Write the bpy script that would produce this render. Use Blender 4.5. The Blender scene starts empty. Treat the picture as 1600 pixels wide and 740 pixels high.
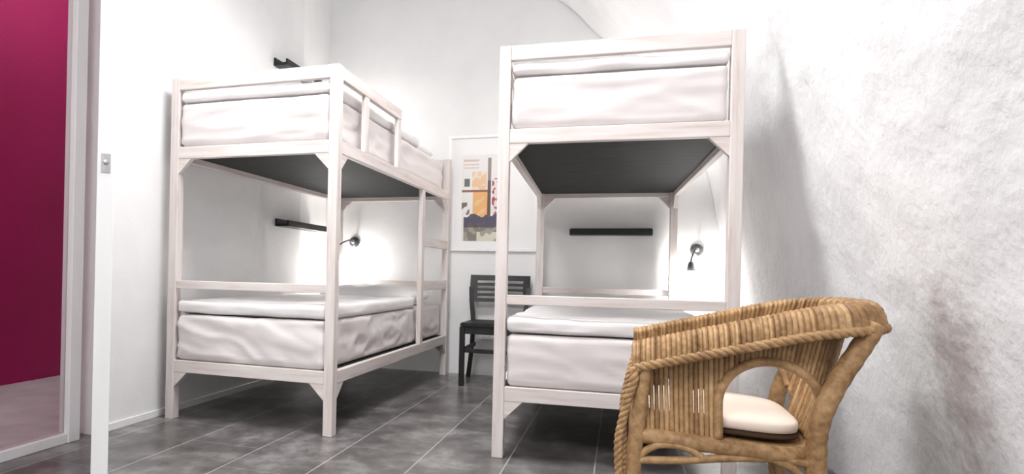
import bpy, bmesh, math, random
from mathutils import Vector, Matrix, noise

# ------------------------------------------------------------------ camera, world, lights
scene = bpy.context.scene
COL = scene.collection
scene.view_settings.view_transform = 'Standard'
scene.view_settings.look = 'None'
scene.view_settings.gamma = 1.0
scene.view_settings.use_curve_mapping = False
scene.view_settings.exposure = 0.40

cam_data = bpy.data.cameras.new('camera')
cam_data.sensor_fit = 'HORIZONTAL'
cam_data.sensor_width = 36.0
cam_data.lens = 950.0 / 1600.0 * 36.0
cam_data.shift_x = 0.07875
cam_data.shift_y = 0.0344
cam_data.clip_start = 0.05
cam = bpy.data.objects.new('camera', cam_data)
cam.matrix_world = Matrix.Translation((0, 0, 0.760)) @ Matrix.Rotation(math.pi / 2, 4, 'X') @ Matrix.Rotation(0.022, 4, 'Z')
COL.objects.link(cam)
scene.camera = cam

world = bpy.data.worlds.new('world')
scene.world = world
world.use_nodes = True
bg = world.node_tree.nodes['Background']
bg.inputs[0].default_value = (0.985, 1.0, 1.0, 1)
bg.inputs[1].default_value = 0.85

PSI = -0.30                      # the room is turned a little against the camera
ORG = Vector((0.17, 4.62, 0))    # foot of the back wall
ROOM = Matrix.Translation(ORG) @ Matrix.Rotation(PSI, 4, 'Z')


def rw(u, v, z=0.0):
    """room coordinates (across, towards the back wall, up) to world"""
    return ROOM @ Vector((u, v, z))


def add_light(name, kind, pos, power, size=0.1, color=(1, 1, 1), target=None):
    d = bpy.data.lights.new(name, kind)
    d.energy = power
    d.color = color
    if kind == 'AREA':
        d.shape = 'DISK'
        d.size = size
    else:
        d.shadow_soft_size = size
    o = bpy.data.objects.new(name, d)
    o.location = pos
    if target is not None:
        o.rotation_euler = (Vector(target) - Vector(pos)).to_track_quat('-Z', 'Y').to_euler()
    COL.objects.link(o)
    return o


add_light('overhead_fill', 'AREA', rw(0.4, -2.4, 2.75), 55, 1.0, (1, 1, 1), rw(0.5, -2.9, 0))  # unseen area light, added as soft fill over the beds
add_light('overhead_fill', 'AREA', rw(0.7, -4.8, 2.6), 52, 1.2, (1, 1, 1), rw(0.6, -3.6, 0))  # second added fill, out of view behind the camera
add_light('corridor_light', 'POINT', rw(-1.85, -1.8, 2.75), 11, 0.15)

# ------------------------------------------------------------------ helpers


def link(name, me, mat=None, parent=None, M=None):
    o = bpy.data.objects.new(name, me)
    if mat:
        me.materials.append(mat)
    COL.objects.link(o)
    if parent:
        o.parent = parent
    if M is not None:
        o.matrix_world = M
    return o


def obj(name, bm, mat, parent=None, M=None, smooth=False):
    bmesh.ops.recalc_face_normals(bm, faces=bm.faces[:])
    me = bpy.data.meshes.new(name)
    bm.to_mesh(me)
    bm.free()
    if smooth:
        for p in me.polygons:
            p.use_smooth = True
    return link(name, me, mat, parent, M)


def tag(o, label, cat, group=None):
    o['label'] = label
    o['category'] = cat
    if group:
        o['group'] = group
    return o


def thing(name, label, cat, M=None, group=None):
    o = bpy.data.objects.new(name, None)
    o.empty_display_size = 0.1
    COL.objects.link(o)
    if M is not None:
        o.matrix_world = M
    return tag(o, label, cat, group)


def struct(o):
    o['kind'] = 'structure'
    return o


def box(bm, lo, hi, bev=0.0):
    r = bmesh.ops.create_cube(bm, size=1)
    vs = r['verts']
    for v in vs:
        v.co = Vector([lo[i] + (v.co[i] + 0.5) * (hi[i] - lo[i]) for i in range(3)])
    if bev:
        es = list({e for v in vs for e in v.link_edges})
        bmesh.ops.bevel(bm, geom=es, offset=bev, segments=2, affect='EDGES', profile=0.5)
    return bm


def boxbm(lo, hi, bev=0.0):
    return box(bmesh.new(), lo, hi, bev)


def prism(bm, pts, d):
    """closed polygon pts extruded by vector d"""
    d = Vector(d)
    a = [bm.verts.new(p) for p in pts]
    b = [bm.verts.new(Vector(p) + d) for p in pts]
    n = len(pts)
    bm.faces.new(a)
    bm.faces.new(b[::-1])
    for i in range(n):
        bm.faces.new((a[i], b[i], b[(i + 1) % n], a[(i + 1) % n]))
    return bm


def catmull(pts, n):
    pts = [Vector(p) for p in pts]
    P = [2 * pts[0] - pts[1]] + pts + [2 * pts[-1] - pts[-2]]
    out = []
    segs = len(pts) - 1
    for k in range(n + 1):
        x = k / n * segs
        i = min(int(x), segs - 1)
        t = x - i
        a, b, c, d = P[i:i + 4]
        out.append(0.5 * ((2 * b) + (c - a) * t + (2 * a - 5 * b + 4 * c - d) * t * t + (3 * b - a - 3 * c + d) * t ** 3))
    return out


def frames(path):
    T = []
    for i in range(len(path)):
        a = path[max(i - 1, 0)]
        b = path[min(i + 1, len(path) - 1)]
        T.append((b - a).normalized())
    up = Vector((0, 0, 1)) if abs(T[0].z) < 0.9 else Vector((1, 0, 0))
    n = (up - up.dot(T[0]) * T[0]).normalized()
    out = []
    for t in T:
        n = (n - n.dot(t) * t)
        n.normalize()
        out.append((t, n, t.cross(n)))
    return out


def tube(bm, path, rad, seg=10, closed=False):
    path = [Vector(p) for p in path]
    fr = frames(path)
    rings = []
    for i, (p, (t, n, b)) in enumerate(zip(path, fr)):
        r = rad(i / (len(path) - 1)) if callable(rad) else rad
        rings.append([bm.verts.new(p + r * (math.cos(2 * math.pi * k / seg) * n + math.sin(2 * math.pi * k / seg) * b)) for k in range(seg)])
    for i in range(len(rings) - 1):
        for k in range(seg):
            bm.faces.new((rings[i][k], rings[i][(k + 1) % seg], rings[i + 1][(k + 1) % seg], rings[i + 1][k]))
    bm.faces.new(rings[0][::-1])
    bm.faces.new(rings[-1])
    return bm


def resample(path, step):
    path = [Vector(p) for p in path]
    out = [path[0].copy()]
    acc = 0.0
    for a, b in zip(path, path[1:]):
        L = (b - a).length
        pos = 0.0
        while acc + (L - pos) >= step:
            pos += step - acc
            out.append(a.lerp(b, pos / L))
            acc = 0.0
        acc += L - pos
    return out


def braid(bm, path, R=0.010, r=0.0105, pitch=0.07, strands=3, seg=7):
    """strands twisted round a path"""
    pts = resample(path, 0.006)
    fr = frames(pts)
    for s in range(strands):
        ph = 2 * math.pi * s / strands
        q = []
        for i, (p, (t, n, b)) in enumerate(zip(pts, fr)):
            a = ph + 2 * math.pi * i * 0.006 / pitch
            q.append(p + R * (math.cos(a) * n + math.sin(a) * b))
        tube(bm, q, r, seg)
    return bm


def lathe(bm, prof, seg=20, M=Matrix()):
    rings = [[bm.verts.new(M @ Vector((r * math.cos(2 * math.pi * k / seg), r * math.sin(2 * math.pi * k / seg), z))) for k in range(seg)] for r, z in prof]
    for i in range(len(rings) - 1):
        for k in range(seg):
            bm.faces.new((rings[i][k], rings[i][(k + 1) % seg], rings[i + 1][(k + 1) % seg], rings[i + 1][k]))
    if prof[0][0] > 1e-4:
        bm.faces.new(rings[0][::-1])
    if prof[-1][0] > 1e-4:
        bm.faces.new(rings[-1])
    bmesh.ops.remove_doubles(bm, verts=bm.verts[:], dist=1e-5)
    return bm


def slab(lo, hi, r, cell=0.02, disp=None):
    """rounded, finely divided slab; disp(p, n) moves each vertex along its normal"""
    lo, hi = Vector(lo), Vector(hi)
    bm = bmesh.new()
    size = hi - lo
    n = [max(4, int(round(size[i] / cell))) for i in range(3)]
    for ax in range(3):
        a, b = [i for i in range(3) if i != ax]
        for side in (0, 1):
            g = []
            for i in range(n[a] + 1):
                row = []
                for j in range(n[b] + 1):
                    p = Vector((0, 0, 0))
                    p[ax] = hi[ax] if side else lo[ax]
                    p[a] = lo[a] + size[a] * i / n[a]
                    p[b] = lo[b] + size[b] * j / n[b]
                    row.append(bm.verts.new(p))
                g.append(row)
            for i in range(n[a]):
                for j in range(n[b]):
                    bm.faces.new((g[i][j], g[i + 1][j], g[i + 1][j + 1], g[i][j + 1]))
    bmesh.ops.remove_doubles(bm, verts=bm.verts[:], dist=1e-5)
    for v in bm.verts:
        p = v.co
        q = Vector([min(max(p[i], lo[i] + r), hi[i] - r) for i in range(3)])
        d = p - q
        if d.length < 1e-7:
            continue
        nn = d.normalized()
        v.co = q + nn * r
        if disp:
            v.co += nn * disp(v.co.copy(), nn)
    return bm


# ------------------------------------------------------------------ materials


def new_mat(name, color=(0.8, 0.8, 0.8), rough=0.6, spec=0.4):
    m = bpy.data.materials.new(name)
    m.use_nodes = True
    b = m.node_tree.nodes['Principled BSDF']
    b.inputs['Base Color'].default_value = (*color, 1)
    b.inputs['Roughness'].default_value = rough
    b.inputs['Specular IOR Level'].default_value = spec
    return m, m.node_tree, b


def nd(nt, kind, **kw):
    n = nt.nodes.new(kind)
    for k, v in kw.items():
        setattr(n, k, v)
    return n


def coords(nt, scale=(1, 1, 1), out='Object', loc=(0, 0, 0)):
    tc = nd(nt, 'ShaderNodeTexCoord')
    mp = nd(nt, 'ShaderNodeMapping')
    mp.inputs['Scale'].default_value = scale
    mp.inputs['Location'].default_value = loc
    nt.links.new(tc.outputs[out], mp.inputs[0])
    return mp.outputs[0]


def noise_n(nt, vec, scale, detail=4, rough=0.5):
    n = nd(nt, 'ShaderNodeTexNoise')
    n.inputs['Scale'].default_value = scale
    n.inputs['Detail'].default_value = detail
    n.inputs['Roughness'].default_value = rough
    nt.links.new(vec, n.inputs['Vector'])
    return n.outputs['Fac']


def ramp(nt, fac, stops):
    r = nd(nt, 'ShaderNodeValToRGB')
    els = r.color_ramp.elements
    while len(els) < len(stops):
        els.new(0.5)
    for e, (p, c) in zip(els, stops):
        e.position = p
        e.color = (*c, 1)
    nt.links.new(fac, r.inputs[0])
    return r.outputs[0]


def bump(nt, b, h, strength, dist):
    n = nd(nt, 'ShaderNodeBump')
    n.inputs['Strength'].default_value = strength
    n.inputs['Distance'].default_value = dist
    nt.links.new(h, n.inputs['Height'])
    nt.links.new(n.outputs[0], b.inputs['Normal'])


def math_n(nt, op, a, b=None, c=None):
    n = nd(nt, 'ShaderNodeMath', operation=op)
    for i, x in enumerate((a, b, c)):
        if x is None:
            continue
        if isinstance(x, (int, float)):
            n.inputs[i].default_value = x
        else:
            nt.links.new(x, n.inputs[i])
    return n.outputs[0]


def wood_paint(name, sc):
    m, nt, b = new_mat(name, rough=0.5, spec=0.3)
    f = noise_n(nt, coords(nt, sc), 1.0, 5, 0.6)
    nt.links.new(ramp(nt, f, [(0.30, (0.60, 0.51, 0.48)), (0.48, (0.70, 0.635, 0.61)), (0.70, (0.76, 0.715, 0.695))]), b.inputs['Base Color'])
    bump(nt, b, f, 0.12, 0.003)
    return m


WX = wood_paint('washed_wood_across', (3, 45, 45))
WY = wood_paint('washed_wood_along', (45, 3, 45))
WZ = wood_paint('washed_wood_upright', (45, 45, 3))


def cloth(name, c, s=240.0):
    m, nt, b = new_mat(name, c, 0.85, 0.15)
    f = noise_n(nt, coords(nt), s, 2)
    bump(nt, b, f, 0.08, 0.001)
    return m


SHEET = cloth('white_sheet', (0.73, 0.685, 0.68))
DUVET = cloth('white_duvet', (0.80, 0.775, 0.775))
PILLOW = cloth('white_pillowcase', (0.86, 0.85, 0.85))

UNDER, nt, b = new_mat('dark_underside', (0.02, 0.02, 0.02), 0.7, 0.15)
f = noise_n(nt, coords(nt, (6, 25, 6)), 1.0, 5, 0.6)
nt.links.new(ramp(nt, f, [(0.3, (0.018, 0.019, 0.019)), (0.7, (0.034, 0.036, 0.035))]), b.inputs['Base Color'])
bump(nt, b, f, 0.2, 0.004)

WALL, nt, b = new_mat('white_limewash', (0.80, 0.80, 0.80), 0.85, 0.2)
f = noise_n(nt, coords(nt), 3.5, 6, 0.6)
nt.links.new(ramp(nt, f, [(0.3, (0.77, 0.77, 0.77)), (0.7, (0.82, 0.82, 0.82))]), b.inputs['Base Color'])
bump(nt, b, f, 0.25, 0.02)

PLASTER, nt, b = new_mat('rough_white_plaster', (0.78, 0.78, 0.78), 0.9, 0.15)
vec = coords(nt)
f1 = noise_n(nt, vec, 2.2, 5, 0.55)
f2 = noise_n(nt, vec, 26.0, 4, 0.55)
base = ramp(nt, f1, [(0.25, (0.70, 0.70, 0.705)), (0.6, (0.80, 0.80, 0.805)), (0.8, (0.83, 0.83, 0.83))])
# worn reddish patch on the plaster behind the wicker chair
sx = nd(nt, 'ShaderNodeSeparateXYZ')
nt.links.new(vec, sx.inputs[0])
dv = math_n(nt, 'DIVIDE', math_n(nt, 'ADD', sx.outputs[1], 2.72), 0.15)
dz = math_n(nt, 'DIVIDE', math_n(nt, 'SUBTRACT', sx.outputs[2], 0.56), 0.24)
d2 = math_n(nt, 'SQRT', math_n(nt, 'ADD', math_n(nt, 'POWER', dv, 2.0), math_n(nt, 'POWER', dz, 2.0)))
d2 = math_n(nt, 'ADD', d2, math_n(nt, 'MULTIPLY', math_n(nt, 'SUBTRACT', noise_n(nt, vec, 14.0, 6, 0.7), 0.5), 1.9))
mk = nd(nt, 'ShaderNodeMapRange')
mk.inputs['From Min'].default_value = 1.1
mk.inputs['From Max'].default_value = 0.2
mk.inputs['To Max'].default_value = 0.9
nt.links.new(d2, mk.inputs['Value'])
mx = nd(nt, 'ShaderNodeMix', data_type='RGBA')
nt.links.new(mk.outputs[0], mx.inputs['Factor'])
nt.links.new(base, mx.inputs['A'])
mx.inputs['B'].default_value = (0.43, 0.375, 0.365, 1)
nt.links.new(mx.outputs['Result'], b.inputs['Base Color'])
h = math_n(nt, 'ADD', math_n(nt, 'MULTIPLY', f2, 0.35), f1)
bump(nt, b, h, 0.55, 0.028)

GLOSS_WHITE, nt, b = new_mat('white_gloss_paint', (0.86, 0.86, 0.86), 0.35, 0.5)
f = noise_n(nt, coords(nt, (30, 30, 3)), 1.0, 3)
nt.links.new(ramp(nt, f, [(0.3, (0.84, 0.84, 0.84)), (0.7, (0.88, 0.88, 0.88))]), b.inputs['Base Color'])

RED, nt, b = new_mat('crimson_gloss_paint', (0.22, 0.0, 0.045), 0.25, 0.3)
f = noise_n(nt, coords(nt), 1.6, 3)
nt.links.new(ramp(nt, f, [(0.3, (0.27, 0.0, 0.062)), (0.7, (0.32, 0.0, 0.082))]), b.inputs['Base Color'])
b.inputs['Roughness'].default_value = 0.32

FLOOR, nt, b = new_mat('grey_stone_tiles', (0.12, 0.12, 0.12), 0.28, 0.5)
vec = coords(nt)
sx = nd(nt, 'ShaderNodeSeparateXYZ')
nt.links.new(vec, sx.inputs[0])
un = math_n(nt, 'DIVIDE', math_n(nt, 'SUBTRACT', sx.outputs[0], 0.105), 0.34)
uf = math_n(nt, 'ABSOLUTE', math_n(nt, 'SUBTRACT', math_n(nt, 'FRACT', un), 0.5))
row = math_n(nt, 'FLOOR', un)
vn = math_n(nt, 'ADD', math_n(nt, 'DIVIDE', sx.outputs[1], 0.68), math_n(nt, 'MULTIPLY', row, 0.37))
vf = math_n(nt, 'ABSOLUTE', math_n(nt, 'SUBTRACT', math_n(nt, 'FRACT', vn), 0.5))
gu = math_n(nt, 'GREATER_THAN', uf, 0.4915)
gv = math_n(nt, 'GREATER_THAN', vf, 0.4965)
fa = noise_n(nt, coords(nt, (1, 1.0, 1)), 5.0, 7, 0.66)
cell = nd(nt, 'ShaderNodeTexWhiteNoise', noise_dimensions='2D')
cb = nd(nt, 'ShaderNodeCombineXYZ')
nt.links.new(row, cb.inputs[0])
nt.links.new(math_n(nt, 'FLOOR', vn), cb.inputs[1])
nt.links.new(cb.outputs[0], cell.inputs['Vector'])
fb = math_n(nt, 'ADD', fa, math_n(nt, 'MULTIPLY', math_n(nt, 'SUBTRACT', cell.outputs[0], 0.5), 0.10))
tile = ramp(nt, fb, [(0.33, (0.078, 0.069, 0.067)), (0.50, (0.140, 0.130, 0.127)), (0.66, (0.27, 0.26, 0.256))])
m1 = nd(nt, 'ShaderNodeMix', data_type='RGBA')
nt.links.new(math_n(nt, 'MULTIPLY', gv, 0.35), m1.inputs['Factor'])
nt.links.new(tile, m1.inputs['A'])
m1.inputs['B'].default_value = (0.40, 0.39, 0.385, 1)
m2 = nd(nt, 'ShaderNodeMix', data_type='RGBA')
nt.links.new(math_n(nt, 'MULTIPLY', gu, 0.75), m2.inputs['Factor'])
nt.links.new(m1.outputs['Result'], m2.inputs['A'])
m2.inputs['B'].default_value = (0.45, 0.44, 0.435, 1)
nt.links.new(m2.outputs['Result'], b.inputs['Base Color'])
bump(nt, b, fa, 0.05, 0.004)

PALE_FLOOR, nt, b = new_mat('pale_polished_concrete', (0.6, 0.6, 0.6), 0.35, 0.4)
f = noise_n(nt, coords(nt), 6.0, 5)
nt.links.new(ramp(nt, f, [(0.3, (0.50, 0.495, 0.49)), (0.7, (0.68, 0.675, 0.67))]), b.inputs['Base Color'])

BLACK, nt, b = new_mat('black_stained_wood', (0.012, 0.012, 0.013), 0.45, 0.4)
f = noise_n(nt, coords(nt, (20, 20, 20)), 1.0, 3)
nt.links.new(ramp(nt, f, [(0.3, (0.008, 0.008, 0.009)), (0.7, (0.020, 0.019, 0.020))]), b.inputs['Base Color'])

LEDGE, nt, b = new_mat('black_lacquer', (0.010, 0.010, 0.011), 0.4, 0.4)
f = noise_n(nt, coords(nt), 30.0, 3)
nt.links.new(ramp(nt, f, [(0.3, (0.007, 0.007, 0.008)), (0.7, (0.014, 0.014, 0.015))]), b.inputs['Base Color'])

METAL, nt, b = new_mat('dark_grey_metal', (0.10, 0.10, 0.10), 0.35, 0.5)
b.inputs['Metallic'].default_value = 0.6
f = noise_n(nt, coords(nt), 80.0, 2)
nt.links.new(ramp(nt, f, [(0.3, (0.08, 0.08, 0.08)), (0.7, (0.13, 0.13, 0.13))]), b.inputs['Base Color'])
STEEL, nt, b = new_mat('brushed_steel', (0.55, 0.55, 0.55), 0.35, 0.5)
b.inputs['Metallic'].default_value = 0.9
f = noise_n(nt, coords(nt, (60, 60, 4)), 1.0, 2)
nt.links.new(ramp(nt, f, [(0.3, (0.48, 0.48, 0.48)), (0.7, (0.62, 0.62, 0.62))]), b.inputs['Base Color'])

BULB, nt, b = new_mat('lit_bulb', (1, 1, 1), 0.4)
b.inputs['Emission Color'].default_value = (1, 0.97, 0.92, 1)
b.inputs['Emission Strength'].default_value = 25

GLASS = bpy.data.materials.new('clear_glass')
GLASS.use_nodes = True
nt = GLASS.node_tree
nt.nodes.remove(nt.nodes['Principled BSDF'])
tr = nd(nt, 'ShaderNodeBsdfTransparent')
gl = nd(nt, 'ShaderNodeBsdfGlossy')
gl.inputs['Roughness'].default_value = 0.03
fz = nd(nt, 'ShaderNodeFresnel')
fz.inputs['IOR'].default_value = 1.12
ms = nd(nt, 'ShaderNodeMixShader')
nt.links.new(fz.outputs[0], ms.inputs[0])
nt.links.new(tr.outputs[0], ms.inputs[1])
nt.links.new(gl.outputs[0], ms.inputs[2])
nt.links.new(ms.outputs[0], nt.nodes['Material Output'].inputs[0])


def rattan(name, weave):
    m, nt, b = new_mat(name, rough=0.5, spec=0.4)
    vec = coords(nt)
    f = noise_n(nt, vec, 55.0, 4, 0.6)
    g = noise_n(nt, vec, 9.0, 3, 0.5)
    h = math_n(nt, 'ADD', math_n(nt, 'MULTIPLY', f, 0.6), math_n(nt, 'MULTIPLY', g, 0.4))
    if weave:
        uv = coords(nt, (1, 1, 1), 'UV')
        sp = nd(nt, 'ShaderNodeSeparateXYZ')
        nt.links.new(uv, sp.inputs[0])
        wn = nd(nt, 'ShaderNodeTexWhiteNoise', noise_dimensions='1D')
        nt.links.new(math_n(nt, 'FLOOR', sp.outputs[0]), wn.inputs['W'])
        h = math_n(nt, 'ADD', math_n(nt, 'MULTIPLY', h, 0.75), math_n(nt, 'MULTIPLY', wn.outputs[0], 0.25))
    nt.links.new(ramp(nt, h, [(0.28, (0.15, 0.072, 0.026)), (0.46, (0.32, 0.185, 0.080)), (0.62, (0.48, 0.30, 0.145)), (0.8, (0.64, 0.46, 0.26))]), b.inputs['Base Color'])
    bump(nt, b, f, 0.25, 0.002)
    return m


WEAVE = rattan('woven_wicker', True)
CANE = rattan('golden_cane', False)
CUSHION = cloth('cream_cotton', (0.80, 0.69, 0.60), 300)
CUSHION_DARK = cloth('dark_brown_cotton', (0.06, 0.035, 0.022), 300)

# ------------------------------------------------------------------ the room
# floor
struct(obj('floor', boxbm((-4.2, -7.5, -0.08), (3.2, 0.6, 0.0)), FLOOR, M=ROOM))

# back wall
struct(obj('wall_back', boxbm((-1.30, 0.0, 0.0), (2.6, 0.15, 4.0)), WALL, M=ROOM))

# left wall from the doorway to the corner
JAMB_V = -2.31
struct(obj('wall_left', boxbm((-1.17, JAMB_V, 0.0), (-1.02, -0.53, 4.0)), WALL, M=ROOM))
# smooth splayed pier in the corner; its whiter paint stands in for lamplight
bm = prism(bmesh.new(), [(-1.02, -0.53, 0), (-1.085, 0.0, 0), (-1.17, 0.0, 0), (-1.17, -0.53, 0)], (0, 0, 4.0))
struct(obj('trim_1', bm, GLOSS_WHITE, M=ROOM))
struct(obj('baseboard_left', boxbm((-1.02, JAMB_V + 0.01, 0.0), (-1.011, -0.54, 0.035), 0.002), WALL, M=ROOM))

# vaulted right wall and ceiling, one shell of rough plaster
prof = [(1.96, 0.0), (1.935, 0.35), (1.90, 0.70), (1.83, 1.10), (1.755, 1.45), (1.665, 1.75), (1.49, 2.02), (1.05, 2.44), (0.775, 2.72), (0.25, 3.05), (-0.40, 3.28), (-1.05, 3.40)]
pc = catmull([(u, 0, z) for u, z in prof], 150)
NV = 170
VMIN = -7.0
bm = bmesh.new()
rows = []
for j in range(NV + 1):
    v = VMIN * (1 - j / NV)
    row_ = []
    for i, p in enumerate(pc):
        grow = min(1.0, max(0.0, -v / 2.0)) * 0.07
        q = Vector((p.x + grow * max(0.0, 1 - p.z / 3.0), v, p.z))
        k = min(1.0, -v / 0.1)
        w = noise.fractal(q * 1.7, 1.0, 2.0, 4) * 0.016 + noise.fractal(q * 9.0, 1.0, 2.0, 3) * 0.004
        row_.append(bm.verts.new((q.x - k * w, v, q.z - k * w * min(1, p.z / 2.4))))
    rows.append(row_)
for j in range(NV):
    for i in range(len(pc) - 1):
        bm.faces.new((rows[j][i], rows[j + 1][i], rows[j + 1][i + 1], rows[j][i + 1]))
vault = obj('wall_right', bm, PLASTER, M=ROOM, smooth=True)
sol = vault.modifiers.new('thickness', 'SOLIDIFY')
sol.thickness = 0.12
sol.offset = 1.0
struct(vault)

# corridor beyond the glazed opening
struct(obj('wall_corridor', boxbm((-2.57, -6.5, 0.0), (-2.42, -1.19, 3.0)), RED, M=ROOM))
struct(obj('floor_corridor', boxbm((-2.42, -6.5, 0.0), (-1.09, -1.19, 0.004)), PALE_FLOOR, M=ROOM))
struct(obj('wall_corridor_end', boxbm((-2.42, -1.19, 0.0), (-1.17, -1.05, 3.0)), WALL, M=ROOM))
struct(obj('ceiling', boxbm((-2.57, -6.5, 3.0), (-1.17, -1.05, 3.1)), WALL, M=ROOM))

# glazed partition in the plane of the left wall: stile, bottom rail and pane
win = bpy.data.objects.new('window_1', None)
COL.objects.link(win)
win.matrix_world = ROOM
struct(win)
ident = None


def child(name, bm, mat, parent, smooth=False):
    return obj(name, bm, mat, parent, None, smooth)


child('stile', boxbm((-1.075, -2.445, 0.0), (-1.02, -2.388, 3.0), 0.003), GLOSS_WHITE, win)
child('bottom_rail', boxbm((-1.070, -5.6, 0.0), (-1.025, -2.445, 0.042), 0.003), GLOSS_WHITE, win)
child('pane', boxbm((-1.052, -5.6, 0.042), (-1.046, -2.445, 3.0)), GLASS, win)

# white door leaf standing open, seen edge on
hinge = rw(-1.02, JAMB_V)
free = Vector((-1.035, 1.87, 0))
dv_ = (free - hinge)
leaf_len = dv_.length
ang = math.atan2(dv_.y, dv_.x)
MD = Matrix.Translation(hinge) @ Matrix.Rotation(ang, 4, 'Z')
dr = bpy.data.objects.new('door_1', None)
COL.objects.link(dr)
dr.matrix_world = MD
struct(dr)
child('leaf', boxbm((0.02, -0.0, 0.008), (leaf_len, 0.047, 2.6), 0.002), GLOSS_WHITE, dr)
lp = child('latch_plate', boxbm((leaf_len, 0.0105, 1.045), (leaf_len + 0.002, 0.0365, 1.105), 0.0008), STEEL, dr)
bm = lathe(bmesh.new(), [(0.0, 0.006), (0.006, 0.005), (0.008, 0.0)], 14, Matrix.Translation((leaf_len + 0.002, 0.0235, 1.078)) @ Matrix.Rotation(math.pi / 2, 4, 'Y'))
child('latch_bolt', bm, STEEL, lp)

# ------------------------------------------------------------------ bunk beds
W, L, PST, H = 0.927, 1.868, 0.047, 1.70
Z0, Z1, ZM = 0.2355, 1.297, 0.634
HB = 1.60   # the head end is lower than the foot end


def bed_matrix(x, y, yaw):
    return Matrix.Translation((x, y, 0)) @ Matrix.Rotation(yaw, 4, 'Z')


def make_bunk(M, label, ladder, guard_side, zm=ZM):
    root = thing('bunk_bed', label, 'bunk bed', M, 'white bunk beds')
    for x in (0, W - PST):
        for y in (0, L - PST):
            child('post', boxbm((x, y, 0), (x + PST, y + PST, H if y == 0 else HB), 0.003), WZ, root)
    for z in (Z0, Z1):
        for y in (0.002, L - 0.032):
            child('end_rail', boxbm((PST, y, z), (W - PST, y + 0.030, z + 0.060), 0.003), WX, root)
        for x in (0.002, W - 0.032):
            child('side_rail', boxbm((x, PST, z), (x + 0.030, L - PST, z + 0.060), 0.003), WY, root)
        # board that carries the mattress, dark below
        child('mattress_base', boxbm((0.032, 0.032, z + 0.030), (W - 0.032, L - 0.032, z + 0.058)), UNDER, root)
        # braces in the corners
        g = 0.075
        for sx_, x in ((1, PST), (-1, W - PST)):
            for y in (0.004, L - 0.030):
                pts = [(x, y, z), (x + sx_ * g, y, z), (x, y, z - g)]
                child('corner_brace', prism(bmesh.new(), pts, (0, 0.026, 0)), WX, root)
        for sy_, y in ((1, PST), (-1, L - PST)):
            for x in (0.004, W - 0.030):
                pts = [(x, y, z), (x, y + sy_ * g, z), (x, y, z - g)]
                child('corner_brace', prism(bmesh.new(), pts, (0.026, 0, 0)), WY, root)
    for y in (0.002, L - 0.030):
        zt = H if y < 1 else HB
        child('top_rail', boxbm((PST, y, zt - 0.060), (W - PST, y + 0.028, zt), 0.003), WX, root)
        child('middle_rail', boxbm((PST, y + 0.002, zm), (W - PST, y + 0.026, zm + 0.040), 0.003), WX, root)
    # guard rail of the upper bunk
    for side in guard_side:
        x0 = W - 0.030 if side > 0 else 0.002
        end = 0.815
        if side < 0:
            end = 1.20
        child('guard_rail', boxbm((x0, PST, H - 0.062), (x0 + 0.028, end, H - 0.002), 0.003), WY, root)
        ys = (0.305, 0.765) if side > 0 else (0.55, 1.15)
        for y in ys:
            xa = x0 + 0.004
            child('guard_upright', boxbm((xa, y, Z1 + 0.060), (xa + 0.022, y + 0.05, H - 0.062), 0.002), WZ, root)
    if ladder:
        child('ladder_upright', boxbm((W - 0.034, 1.235, Z0 + 0.060), (W - 0.004, 1.285, Z1), 0.003), WZ, root)
        for z in (0.640, 0.930):
            child('ladder_rung', boxbm((W - 0.032, 1.285, z), (W - 0.006, L - PST, z + 0.065), 0.003), WY, root)
    return root


ML = bed_matrix(-1.3204, 3.0459, -0.3108)
MR = bed_matrix(0.2644, 2.5165, -0.2602)
make_bunk(ML, 'white washed wooden bunk bed with side ladder, against the left wall', True, (1, -1), ZM + 0.018)
make_bunk(MR, 'white washed wooden bunk bed beside the rough plaster wall, behind the wicker chair', False, (-1,))


def wrinkle(seed, amp, style):
    off = Vector((seed * 7.3, seed * 3.1, seed * 1.7))

    def f(p, n):
        if style == 0:      # folds running aslant
            q = Vector((p.x * 4 + p.z * 9, p.y * 5, p.z * 5 - p.x * 2.0))
        else:               # soft level sags
            q = Vector((p.x * 3.0 - p.z * 2, p.y * 3.0, p.z * 13))
        a = noise.fractal(q + off, 1.0, 2.0, 3)
        rid = 1 - abs(noise.noise(q * 0.9 + off * 2)) * 2
        e = amp * (0.6 * a + 0.55 * max(0, rid) ** 3)
        if n.z < -0.3:
            e = 0
        elif n.z > 0.7:
            e *= 0.5
        return e
    return f


def mattress(M, z, seed, style, label, amp=0.014, thick=0.215):
    lo = (PST + 0.008, 0.008, z)
    hi = (W - PST - 0.008, L - 0.042, z + thick)
    bm = slab(lo, hi, 0.022, 0.014, wrinkle(seed, amp, style))
    for v in bm.verts:   # keep the cloth between the posts and on its base
        v.co.x = min(max(v.co.x, PST + 0.003), W - PST - 0.003)
        v.co.y = min(max(v.co.y, 0.0), L - 0.034)
        v.co.z = min(max(v.co.z, z), z + thick - 0.001)
    o = obj('mattress', bm, SHEET, M=M, smooth=True)
    return tag(o, label, 'mattress', 'mattresses on the bunks')


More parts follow.
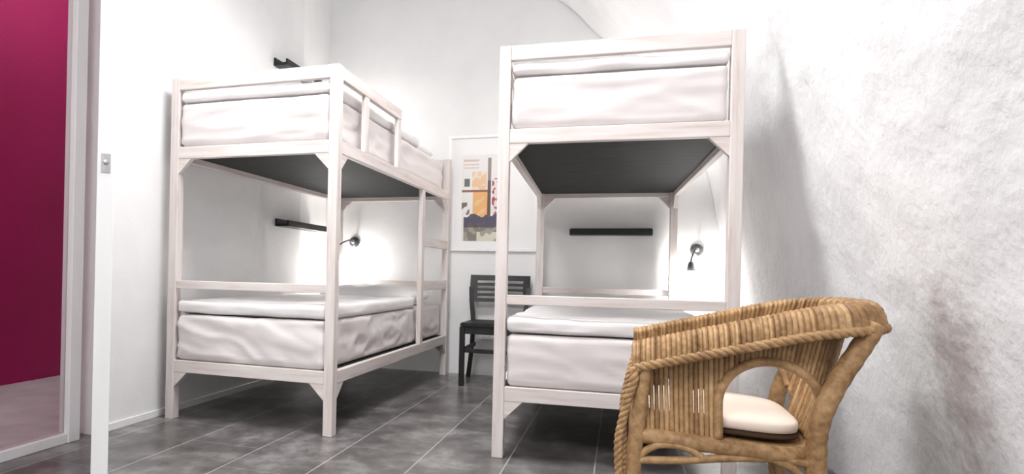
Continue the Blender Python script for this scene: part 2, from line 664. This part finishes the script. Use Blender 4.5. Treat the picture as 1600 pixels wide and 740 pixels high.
def duvet(M, z, y1, seed, label, thick=0.066):
    lo = (PST + 0.004, 0.006, z)
    hi = (W - PST - 0.004, y1, z + thick)
    off = Vector((seed * 5.1, seed * 2.3, 0))

    def f(p, n):
        a = noise.fractal(Vector((p.x * 3.2, p.y * 3.2, p.z * 10)) + off, 1.0, 2.0, 4)
        b_ = noise.noise(Vector((p.x * 9, p.y * 9, p.z * 30)) + off)
        if n.z < -0.5:
            return 0.0
        return min(0.006, 0.007 * a + 0.003 * b_)
    bm = slab(lo, hi, 0.018, 0.012, f)
    for v in bm.verts:
        v.co.x = min(max(v.co.x, PST + 0.002), W - PST - 0.002)
        v.co.z = max(v.co.z, z)
        # the front edge hangs a little unevenly
        if v.co.y < 0.05 and v.co.z < z + 0.02:
            v.co.z += 0.006 * (1 + noise.noise(Vector((v.co.x * 5, seed, 0))))
    o = obj('duvet', bm, DUVET, M=M, smooth=True)
    return tag(o, label, 'duvet', 'white duvets on the bunks')


def pillow(M, cx_, cy_, z, label, a=0.33, b_=0.21, h_=0.085, seed=0):
    bm = bmesh.new()
    n = 36
    m = 26
    top = []
    for sgn in (1, -1):
        g = []
        for i in range(n + 1):
            r_ = []
            for j in range(m + 1):
                s = -1 + 2 * i / n
                t = -1 + 2 * j / m
                hh = (max(0, 1 - abs(s) ** 3.5) * max(0, 1 - abs(t) ** 3.5)) ** 0.5
                x = cx_ + a * s * (1 - 0.05 * t * t)
                y = cy_ + b_ * t * (1 - 0.05 * s * s)
                zz = z + (h_ * 0.42 + (h_ * 0.58 if sgn > 0 else -h_ * 0.42) * hh)
                if sgn > 0:
                    zz += hh * 0.010 * noise.fractal(Vector((x * 8, y * 8, seed)), 1.0, 2.0, 3)
                r_.append(bm.verts.new((x, y, zz)))
            g.append(r_)
        for i in range(n):
            for j in range(m):
                bm.faces.new((g[i][j], g[i + 1][j], g[i + 1][j + 1], g[i][j + 1]))
    bmesh.ops.remove_doubles(bm, verts=bm.verts[:], dist=1e-4)
    o = obj('pillow', bm, PILLOW, M=M, smooth=True)
    return tag(o, label, 'pillow', 'white pillows on the bunks')


ZB0, ZB1 = Z0 + 0.061, Z1 + 0.061
mattress(ML, ZB0, 1, 0, 'white mattress in a creased cover on the lower bunk by the left wall', 0.020, 0.228)
mattress(ML, ZB1, 2, 1, 'white mattress in a creased cover on the upper bunk of the bed with the ladder')
mattress(MR, ZB0, 3, 0, 'white mattress on the lower bunk behind the wicker chair', 0.008)
mattress(MR, ZB1, 4, 1, 'white mattress on the upper bunk of the bed by the rough plaster wall', 0.009)
duvet(ML, ZB0 + 0.230, 1.26, 1, 'white duvet spread on the lower bunk by the left wall')
duvet(ML, ZB1 + 0.217, 1.28, 2, 'white duvet on the upper bunk of the bed with the ladder', 0.056)
duvet(MR, ZB0 + 0.217, 1.40, 3, 'white duvet spread on the lower bunk behind the wicker chair')
duvet(MR, ZB1 + 0.217, 1.40, 4, 'white duvet on the upper bunk of the bed by the rough plaster wall', 0.052)
pillow(ML, W / 2, 1.57, ZB0 + 0.231, 'white pillow at the head of the lower bunk by the left wall', a=0.36, b_=0.24, h_=0.135, seed=1)
pillow(ML, W / 2 + 0.03, 1.59, ZB1 + 0.218, 'white pillow at the head of the upper bunk with the ladder', h_=0.115, seed=2)
pillow(MR, W / 2, 1.64, ZB0 + 0.218, 'white pillow at the head of the lower bunk behind the wicker chair', seed=3)

# ------------------------------------------------------------------ picture ledges (U-shaped black shelves)


def ledge(M, label, length=0.55):
    """local x along the wall, y out of the wall, base at z = 0"""
    root = thing('picture_ledge', label, 'shelf', M, 'black picture ledges')
    child('shelf_board', boxbm((0, 0.0, 0), (length, 0.105, 0.018), 0.001), LEDGE, root)
    child('back_strip', boxbm((0, 0.0, 0.018), (length, 0.014, 0.052), 0.001), LEDGE, root)
    child('front_lip', boxbm((0, 0.091, 0.018), (length, 0.105, 0.040), 0.001), LEDGE, root)
    return root


RZ = lambda a: Matrix.Rotation(a, 4, 'Z')
# on the left wall (out of the wall is +u): local x runs from the far end to the near end
ledge(ROOM @ Matrix.Translation((-1.0195, -0.315, 1.047)) @ RZ(-math.pi / 2), 'narrow black wall ledge above the lower bunk by the left wall')
ledge(ROOM @ Matrix.Translation((-1.0195, -0.375, 2.108)) @ RZ(-math.pi / 2), 'black wall ledge whose end peeks over the top rail of the left bunk bed')
ledge(ROOM @ Matrix.Translation((1.412, -0.0005, 1.044)) @ RZ(math.pi), 'black wall ledge on the back wall, seen through the right bunk bed')

# ------------------------------------------------------------------ reading lamps


def reading_lamp(u, z, du, label, drop=0.115, out=0.16, power=9.0):
    M = ROOM @ Matrix.Translation((u, 0, z))
    root = thing('reading_lamp', label, 'lamp', M, 'wall reading lamps over the bunks')
    RX = Matrix.Rotation(math.pi / 2, 4, 'X')
    pl = child('wall_plate', lathe(bmesh.new(), [(0.042, 0.001), (0.042, 0.014), (0.036, 0.020), (0.018, 0.022), (0.0, 0.022)], 24, RX), METAL, root, True)
    child('switch_knob', lathe(bmesh.new(), [(0.016, 0.020), (0.015, 0.034), (0.0, 0.036)], 16, RX), STEEL, pl, True)
    path = catmull([(0, -0.02, 0), (du * 0.15, -0.07, 0.012), (du * 0.6, -out * 0.85, -0.018), (du * 0.95, -out, -drop * 0.55), (du, -out, -drop * 0.8)], 24)
    child('gooseneck_arm', tube(bmesh.new(), path, 0.006, 8), METAL, root, True)
    sh = child('lamp_shade', lathe(bmesh.new(), [(0.010, 0.0), (0.016, -0.004), (0.030, -0.062), (0.0285, -0.062), (0.014, -0.006), (0.0, -0.006)], 20, Matrix.Translation((du, -out, -drop * 0.72))), METAL, root, True)
    child('bulb', lathe(bmesh.new(), [(0.0, 0.0), (0.012, -0.004), (0.022, -0.030), (0.018, -0.046), (0.0, -0.054)], 16, Matrix.Translation((du, -out, -drop * 0.72 - 0.022))), BULB, sh, True)
    pos = M @ Vector((du, -out, -drop * 0.72 - 0.10))
    add_light('reading_lamp_light', 'POINT', pos, power, 0.03, (1, 0.97, 0.93))
    return root


reading_lamp(-0.825, 0.987, -0.085, 'lit reading lamp over the lower bunk by the left wall')
reading_lamp(1.698, 0.949, -0.05, 'lit reading lamp over the lower bunk by the rough plaster wall')
reading_lamp(-0.825, 2.030, -0.085, 'lit reading lamp over the upper bunk of the bed with the ladder', power=7.5)
reading_lamp(1.300, 2.000, -0.05, 'lit reading lamp over the upper bunk of the bed by the rough plaster wall', power=7.5)

# ------------------------------------------------------------------ framed print on the back wall
fr = thing('framed_print', 'large white framed street photograph on the back wall above the black chair', 'picture', ROOM @ Matrix.Translation((-0.052, 0, 0.925)))
FWd, FHt = 0.675, 0.868
bm = bmesh.new()
t_ = 0.022
box(bm, (0, -0.030, 0), (FWd, 0.0, t_), 0.002)
box(bm, (0, -0.030, FHt - t_), (FWd, 0.0, FHt), 0.002)
box(bm, (0, -0.030, t_), (t_, 0.0, FHt - t_), 0.002)
box(bm, (FWd - t_, -0.030, t_), (FWd, 0.0, FHt - t_), 0.002)
child('frame', bm, GLOSS_WHITE, fr)
child('mat_board', boxbm((t_, -0.018, t_), (FWd - t_, -0.004, FHt - t_)), PILLOW, fr)


def print_col(s, t):
    """s, t in 0..1 from the upper left; pale facade, lit window, dark figures below"""
    n = noise.noise(Vector((s * 9, t * 14, 3.0)))
    c = Vector((0.93, 0.91, 0.90))
    if 0.02 < s < 0.30 and 0.03 < t < 0.16 and (int(t * 40) % 2 == 0):
        c = Vector((0.80, 0.68, 0.62))
    if 0.04 < s < 0.15 and 0.28 < t < 0.37:
        c = Vector((0.22, 0.26, 0.24))
    if 0.18 < s < 0.45 and 0.20 < t < 0.41:
        c = Vector((0.93, 0.70, 0.50)) if n > -0.1 else Vector((0.92, 0.84, 0.76))
    if 0.20 < s < 0.46 and 0.44 < t < 0.73:
        c = Vector((0.93, 0.60, 0.28)) if n > -0.25 else Vector((0.90, 0.70, 0.45))
    if 0.0 < s < 0.50 and 0.405 < t < 0.435:
        c = Vector((0.42, 0.22, 0.12))
    if 0.46 < s < 0.52 and 0.04 < t < 0.80:
        c = Vector((0.20, 0.09, 0.06)) if t > 0.3 else Vector((0.45, 0.38, 0.36))
    if 0.54 < s < 0.68 and 0.28 < t < 0.70:
        c = Vector((0.55, 0.12, 0.12)) if noise.noise(Vector((s * 22, t * 24, 9))) > 0.12 else Vector((0.92, 0.86, 0.86))
    if 0.72 < s and t > 0.15:
        c = Vector((0.86, 0.78, 0.70)) if n > 0 else Vector((0.93, 0.91, 0.90))
    edge = 0.70 + 0.05 * noise.noise(Vector((s * 7, 1, 0)))
    if t > edge and s > 0.03:
        c = Vector((0.12, 0.10, 0.20)) if n > -0.15 else Vector((0.20, 0.15, 0.14))
    if t > 0.84 and s > 0.03:
        c = Vector((0.36, 0.34, 0.30)) if n > -0.1 else Vector((0.52, 0.50, 0.44))
    if t > 0.89 and s > 0.28 and n > -0.2:
        c = Vector((0.84, 0.80, 0.70))
    if s < 0.14 and 0.55 < t < 0.70 and n > 0.05:
        c = Vector((0.30, 0.24, 0.20))
    return c


PRW, PRH = 0.34, 0.645
me = bpy.data.meshes.new('print')
NX, NZ = 40, 76
verts = [(0.108 + PRW * i / NX, -0.0195, 0.076 + PRH * j / NZ) for j in range(NZ + 1) for i in range(NX + 1)]
faces = [(j * (NX + 1) + i, j * (NX + 1) + i + 1, (j + 1) * (NX + 1) + i + 1, (j + 1) * (NX + 1) + i) for j in range(NZ) for i in range(NX)]
me.from_pydata(verts, [], faces)
att = me.color_attributes.new('ink', 'FLOAT_COLOR', 'CORNER')
for pi_, p in enumerate(me.polygons):
    i, j = pi_ % NX, pi_ // NX
    c = print_col((i + 0.5) / NX * 0.80, 1 - (j + 0.5) / NZ)
    for li in p.loop_indices:
        att.data[li].color = (0.06 + 0.8 * c.x ** 1.6, 0.06 + 0.8 * c.y ** 1.6, 0.06 + 0.8 * c.z ** 1.6, 1)
INK, nt, b = new_mat('printed_photograph', rough=0.4)
va = nd(nt, 'ShaderNodeVertexColor', layer_name='ink')
nt.links.new(va.outputs[0], b.inputs['Base Color'])
link('print', me, INK, fr)

# wall socket low on the back wall behind the black chair
sk = thing('wall_socket', 'small white wall socket low on the back wall behind the black chair', 'socket', ROOM @ Matrix.Translation((0.265, 0, 0.305)))
child('socket_plate', boxbm((-0.04, -0.010, -0.04), (0.04, 0.0, 0.04), 0.003), GLOSS_WHITE, sk)
child('socket_insert', lathe(bmesh.new(), [(0.022, 0.010), (0.020, 0.0115), (0.016, 0.0105), (0.0, 0.0105)], 20, Matrix.Rotation(math.pi / 2, 4, 'X')), PILLOW, sk, True)

# ------------------------------------------------------------------ black slatted chair
CM = Matrix.Translation((0.400, 4.060, 0)) @ RZ(-0.27)
bc = thing('dining_chair', 'black wooden chair with slatted back against the back wall between the bunks', 'chair', CM)
# local: x across, y towards the back, front legs at y = 0
sw = 0.188
bm = bmesh.new()
prism(bm, [(-sw - 0.012, -0.03, 0.400), (sw + 0.012, -0.03, 0.400), (sw + 0.004, 0.338, 0.400), (-sw - 0.004, 0.338, 0.400)], (0, 0, 0.026))
bmesh.ops.bevel(bm, geom=bm.edges[:], offset=0.006, segments=2, affect='EDGES')
child('seat', bm, BLACK, bc)
for sx_ in (-1, 1):
    x = sx_ * sw
    bm = bmesh.new()
    box(bm, (x - 0.017, -0.020, 0.0), (x + 0.017, 0.014, 0.400), 0.003)
    child('leg', bm, BLACK, bc)
    xb = sx_ * sw
    path = catmull([(xb + sx_ * 0.030, 0.362, 0.0), (xb + sx_ * 0.004, 0.345, 0.22), (xb - sx_ * 0.004, 0.335, 0.41), (xb + sx_ * 0.012, 0.352, 0.55), (xb + sx_ * 0.022, 0.376, 0.66)], 24)
    bm = bmesh.new()
    prev = None
    for p in path:
        ring = [bm.verts.new(p + Vector((dx * 0.015, dy * 0.013, 0))) for dx, dy in ((-1, -1), (1, -1), (1, 1), (-1, 1))]
        if prev:
            for k in range(4):
                bm.faces.new((prev[k], prev[(k + 1) % 4], ring[(k + 1) % 4], ring[k]))
        else:
            bm.faces.new(ring)
        prev = ring
    bm.faces.new(prev[::-1])
    child('leg', bm, BLACK, bc)
    child('side_stretcher', boxbm((x - sx_ * 0.018 - 0.009, 0.014, 0.232), (x - sx_ * 0.018 + 0.009, 0.336, 0.262), 0.002), BLACK, bc)
child('front_stretcher', boxbm((-sw + 0.017, -0.014, 0.225), (sw - 0.017, 0.006, 0.252), 0.002), BLACK, bc)
child('seat_apron', boxbm((-sw + 0.017, -0.012, 0.350), (sw - 0.017, 0.008, 0.399), 0.002), BLACK, bc)


def bowed(bm, x0, x1, z0, z1, yt, th=0.016, bow=0.022, n=14):
    """slat bowed backwards; yt(z) gives its depth"""
    pv = None
    for i in range(n + 1):
        x = x0 + (x1 - x0) * i / n
        y = bow * (1 - (2 * x / 0.464) ** 2)
        ring = [bm.verts.new((x, yt(z) + y + d, z)) for z, d in ((z0, 0), (z0, th), (z1, th), (z1, 0))]
        if pv:
            for k in range(4):
                bm.faces.new((pv[k], pv[(k + 1) % 4], ring[(k + 1) % 4], ring[k]))
        else:
            bm.faces.new(ring)
        pv = ring
    bm.faces.new(pv[::-1])
    return bm


yt = lambda z: 0.340 + (z - 0.55) * 0.20
for z0, z1 in ((0.553, 0.580), (0.594, 0.614), (0.632, 0.652), (0.670, 0.690), (0.708, 0.748)):
    child('back_slat', bowed(bmesh.new(), -0.170, 0.170, z0, z1, yt), BLACK, bc)
for sx_ in (-1, 1):
    a_, b__ = sorted((sx_ * 0.168, sx_ * 0.218))
    bm = bmesh.new()
    bowed(bm, a_, b__, 0.552, 0.748, yt, 0.018, n=4)
    child('back_stile', bm, BLACK, bc)

# ------------------------------------------------------------------ wicker tub chair
F_ = Vector((-0.947, 0.322, 0)).normalized()
WM = Matrix.Translation((0.796, 1.692, 0)) @ RZ(math.atan2(F_.y, F_.x))
wc = thing('wicker_armchair', 'golden woven wicker tub chair with braided rim and cream cushion, front right', 'chair', WM)


def plan(t, a):
    """U-shaped plan; t 0 near front, 0.5 back, 1 far front.  a blends seat level (0) to rim (1)"""
    xf = 0.200 + 0.010 * a
    yw = 0.232 - 0.055 * a
    xb = -0.200 - 0.098 * a
    s = abs(2 * t - 1)            # 1 at the fronts, 0 at the back
    sg = 1 if t < 0.5 else -1
    k = 0.52                      # straight arm, then a rounded back
    x0 = -0.06
    if s > k:
        q = (s - k) / (1 - k)
        x = x0 + (xf - x0) * q
        y = yw
    else:
        th = (s / k) * math.pi / 2
        n_ = 3.2 + 1.4 * a
        x = x0 - (x0 - xb) * max(0.0, math.cos(th)) ** (2 / n_)
        y = yw * max(0.0, math.sin(th)) ** (2 / n_)
    return x, sg * y


def rim_z(t):
    x = plan(t, 1.0)[0]
    z = 0.586 + 0.262 * (0.208 - x)
    return z if z < 0.670 else 0.670 + 0.042 * math.tanh((z - 0.670) / 0.042)


ZS = 0.366


def shell(t, s):
    """point of the woven shell; s 0 seat level .. 1 rim"""
    x, y = plan(t, s ** 0.9)
    return Vector((x, y, ZS + (rim_z(t) - ZS) * s))


NT = 640
raw = [plan(i / 4000, 1.0) for i in range(4001)]
acc = [0.0]
for p, q in zip(raw, raw[1:]):
    acc.append(acc[-1] + math.hypot(q[0] - p[0], q[1] - p[1]))
per = acc[-1]
ts = []
k = 0
for i in range(NT + 1):
    d = per * i / NT
    while k < 3999 and acc[k + 1] < d:
        k += 1
    ts.append((k + (d - acc[k]) / max(1e-9, acc[k + 1] - acc[k])) / 4000)
NS, NR = 56, 22
FW, FD = 0.080, 0.048            # the rim turns outward and down as a broad woven flange


def out_dir(t):
    e = 1e-3
    qa, qb = shell(max(0, t - e), 1.0), shell(min(1, t + e), 1.0)
    tg = qb - qa
    tg.z = 0
    tg.normalize()
    o_ = Vector((tg.y, -tg.x, 0))
    p = shell(t, 1.0)
    if o_.dot(Vector((p.x + 0.02, p.y, 0))) < 0:
        o_ = -o_
    return o_


OUT = [out_dir(t) for t in ts]
for _ in range(60):              # ease the outward direction round the corners
    OUT = [OUT[0]] + [(OUT[i - 1] + OUT[i] * 2 + OUT[i + 1]).normalized() for i in range(1, NT)] + [OUT[-1]]


def shell_pt(a, i):
    t = ts[a]
    if i <= NS:
        return shell(t, i / NS)
    e = (i - NS) / NR
    return shell(t, 1.0) + OUT[a] * ((FW - 0.020 * (1 - min(1.0, abs(2 * t - 1) / 0.5))) * math.sin(e * math.pi / 2) ** 0.9) + Vector((0, 0, 0.013 * math.sin(math.pi * min(1, e * 1.15)) - FD * e ** 1.8))


AX0, AX1, AZS, AH = -0.213, 0.017, 0.450, 0.111


def in_arch(p):
    c = (AX0 + AX1) / 2
    r = (AX1 - AX0) / 2
    if abs(p.y) < 0.12 or not (AX0 < p.x < AX1):
        return False
    if p.z < AZS:
        return True
    return ((p.x - c) / r) ** 2 + ((p.z - AZS) / AH) ** 2 < 1


bm = bmesh.new()
uvl = bm.loops.layers.uv.new('weave')
grid = [[shell_pt(a, i) for i in range(NS + NR + 1)] for a in range(NT + 1)]
nstake = 0.0118
vg = []
for a in range(NT + 1):
    row_ = []
    for i in range(NS + NR + 1):
        p = grid[a][i]
        n_ = (grid[min(a + 1, NT)][i] - grid[max(a - 1, 0)][i]).cross(grid[a][min(i + 1, NS + NR)] - grid[a][max(i - 1, 0)])
        if n_.length > 1e-12:
            n_.normalize()
        U = per * a / NT / nstake
        V = i / 1.7
        w = 0.0024 * math.cos(2 * math.pi * U) + 0.0007 * math.cos(math.pi * V + (math.pi if int(U) % 2 else 0))
        w += 0.0010 * noise.noise(Vector((int(U) * 1.7, i * 0.25, 0)))
        row_.append(bm.verts.new(p + n_ * w))
    vg.append(row_)
for a in range(NT):
    U = per * (a + 0.5) / NT / nstake
    fr_ = abs(U - math.floor(U) - 0.5)
    for i in range(NS + NR):
        c = (grid[a][i] + grid[a + 1][i + 1]) / 2
        if i < NS and in_arch(c):
            continue
        if i < NS and ((c.y > 0.12 and fr_ < 0.22 and 0.040 < c.x < 0.178 and 0.425 < c.z < 0.492 + 0.012 * math.sin(c.x * 60)) or (c.y < -0.12 and fr_ < 0.33 and 0.030 < c.x < 0.185 and 0.400 < c.z < 0.540)):
            continue              # open slots between the upright strands
        f_ = bm.faces.new((vg[a][i], vg[a + 1][i], vg[a + 1][i + 1], vg[a][i + 1]))
        for lp_, (aa, ii) in zip(f_.loops, ((a, i), (a + 1, i), (a + 1, i + 1), (a, i + 1))):
            lp_[uvl].uv = (per * aa / NT / nstake + 0.5, ii / 1.7)
bmesh.ops.delete(bm, geom=[v for v in bm.verts if not v.link_faces], context='VERTS')
sh_ = child('woven_shell', bm, WEAVE, wc, True)
sol = sh_.modifiers.new('thickness', 'SOLIDIFY')
sol.thickness = 0.006
sol.offset = 0

bp_ = [grid[a][NS + NR] + Vector((0, 0, -0.004)) for a in range(0, NT + 1, 2)]
child('rim_braid', braid(bmesh.new(), bp_, 0.0055, 0.0075, 0.055), CANE, wc, True)
for sg in (1, -1):
    g_ = grid[0] if sg > 0 else grid[NT]
    # cane along the front edge of the flange
    child('flange_edge', tube(bmesh.new(), [g_[i] + Vector((0.003, 0, 0)) for i in range(NS - 6, NS + NR + 1)], 0.006, 8), CANE, wc, True)
    top = g_[NS + NR]
    yb = 0.242
    path = catmull([top + Vector((0.004, 0, -0.004)), Vector((0.213, sg * 0.262, 0.505)), Vector((0.226, sg * 0.252, 0.455)), Vector((0.238, sg * 0.248, 0.40)), Vector((0.247, sg * 0.246, 0.345)), Vector((0.245, sg * 0.246, 0.28)), Vector((0.236, sg * 0.248, 0.16)), Vector((0.230, sg * 0.250, 0.03))], 70)
    child('edge_braid', braid(bmesh.new(), path, 0.0055, 0.0065, 0.050), CANE, wc, True)
    path = catmull([(0.190, sg * 0.240, 0.545), (0.196, sg * 0.240, 0.46), (0.203, sg * 0.240, 0.38), (0.210, sg * 0.242, 0.28), (0.208, sg * 0.246, 0.0)], 40)
    child('leg', tube(bmesh.new(), path, lambda x: 0.0185 + 0.0008 * math.sin(x * 70), 14), CANE, wc, True)
    path = catmull([(-0.312, sg * 0.203, 0.664), (-0.280, sg * 0.206, 0.604), (-0.232, sg * 0.212, 0.515), (-0.200, sg * 0.218, 0.43), (-0.193, sg * 0.222, 0.35), (-0.200, sg * 0.228, 0.20), (-0.235, sg * 0.235, 0.0)], 50)
    child('leg', tube(bmesh.new(), path, lambda x: 0.0225 + 0.0008 * math.sin(x * 90), 14), CANE, wc, True)

    def side_y(x, z):
        best = None
        for q in range(0, 121):
            t = 0.01 + 0.46 * q / 120
            p = shell(t, min(max((z - ZS) / (rim_z(t) - ZS), 0), 1))
            if best is None or abs(p.x - x) < best[0]:
                best = (abs(p.x - x), p.y)
        return best[1]
    cx_, r = (AX0 + AX1) / 2, (AX1 - AX0) / 2
    arc = [(AX1, 0.37), (AX1, 0.41)] + [(cx_ + r * math.cos(math.pi * q / 24), AZS + AH * math.sin(math.pi * q / 24)) for q in range(25)]
    arc = [Vector((x, sg * (side_y(x, z) + 0.003), z)) for x, z in arc]
    child('arch_frame', tube(bmesh.new(), catmull(arc, 80), 0.0115, 10), CANE, wc, True)
    # dense woven band and bent brace below the slotted panel
    path = catmull([(0.205, sg * 0.242, 0.300), (0.180, sg * 0.243, 0.328), (0.145, sg * 0.243, 0.345), (0.090, sg * 0.243, 0.344), (0.050, sg * 0.242, 0.322)], 30)
    child('brace', tube(bmesh.new(), path, 0.009, 10), CANE, wc, True)
    path = catmull([(0.208, sg * 0.242, 0.300), (0.10, sg * 0.243, 0.312), (0.0, sg * 0.240, 0.328), (-0.10, sg * 0.236, 0.338), (-0.190, sg * 0.224, 0.330)], 30)
    child('side_stretcher', tube(bmesh.new(), path, 0.010, 10), CANE, wc, True)
    path = catmull([(-0.10, sg * 0.236, 0.338), (-0.145, sg * 0.234, 0.318), (-0.180, sg * 0.232, 0.27), (-0.205, sg * 0.232, 0.19)], 24)
    child('brace', tube(bmesh.new(), path, 0.010, 10), CANE, wc, True)

ringp = [Vector((*plan(i / 160, 0.0), 0.363)) for i in range(161)]
for p in ringp:
    p.z -= 0.05 * (0.20 - p.x)      # the seat falls a little to the back
bm = tube(bmesh.new(), ringp, 0.0205, 12)
tube(bm, [ringp[0], ringp[-1]], 0.0205, 12)
child('seat_frame', bm, CANE, wc, True)
bm = bmesh.new()
poly = [plan(i / 60, 0.0) for i in range(61)]
prism(bm, [(x * 0.97, y * 0.96, 0.365 - 0.05 * (0.20 - x)) for x, y in poly], (0, 0, 0.012))
child('seat_deck', bm, WEAVE, wc)

# loose cushion on the seat
NA = 96


def cush_surf(z0, z1, dome, grow=1.0):
    bm = bmesh.new()
    prof_ = [(0.0, z1 + dome), (0.5, z1 + dome * 0.8), (0.80, z1 + dome * 0.4), (0.95, z1), (0.99, z1 - 0.005), (1.0, (z0 + z1) / 2), (0.99, z0 + 0.003), (0.96, z0), (0.0, z0)]
    rings = []
    for rr, z in prof_:
        ring = []
        for k in range(NA):
            an = 2 * math.pi * k / NA
            c_, s_ = math.cos(an), math.sin(an)
            n_ = 4.0
            ring.append(bm.verts.new((0.018 + 0.183 * grow * math.copysign(abs(c_) ** (2 / n_), c_) * max(rr, 1e-4), 0.200 * grow * math.copysign(abs(s_) ** (2 / n_), s_) * max(rr, 1e-4), z)))
        rings.append(ring)
    for i in range(len(rings) - 1):
        for k in range(NA):
            bm.faces.new((rings[i][k], rings[i][(k + 1) % NA], rings[i + 1][(k + 1) % NA], rings[i + 1][k]))
    bmesh.ops.remove_doubles(bm, verts=bm.verts[:], dist=5e-4)
    return bm


cu = thing('seat_cushion', 'cream seat cushion with dark underside, lying in the wicker chair', 'cushion', WM @ Matrix.Translation((0, 0, -0.010)) @ Matrix.Rotation(-0.05, 4, 'Y'))
child('cushion_cover', cush_surf(0.400, 0.427, 0.003), CUSHION, cu, True)
child('cushion_underside', cush_surf(0.3855, 0.400, 0.0, 1.01), CUSHION_DARK, cu, True)
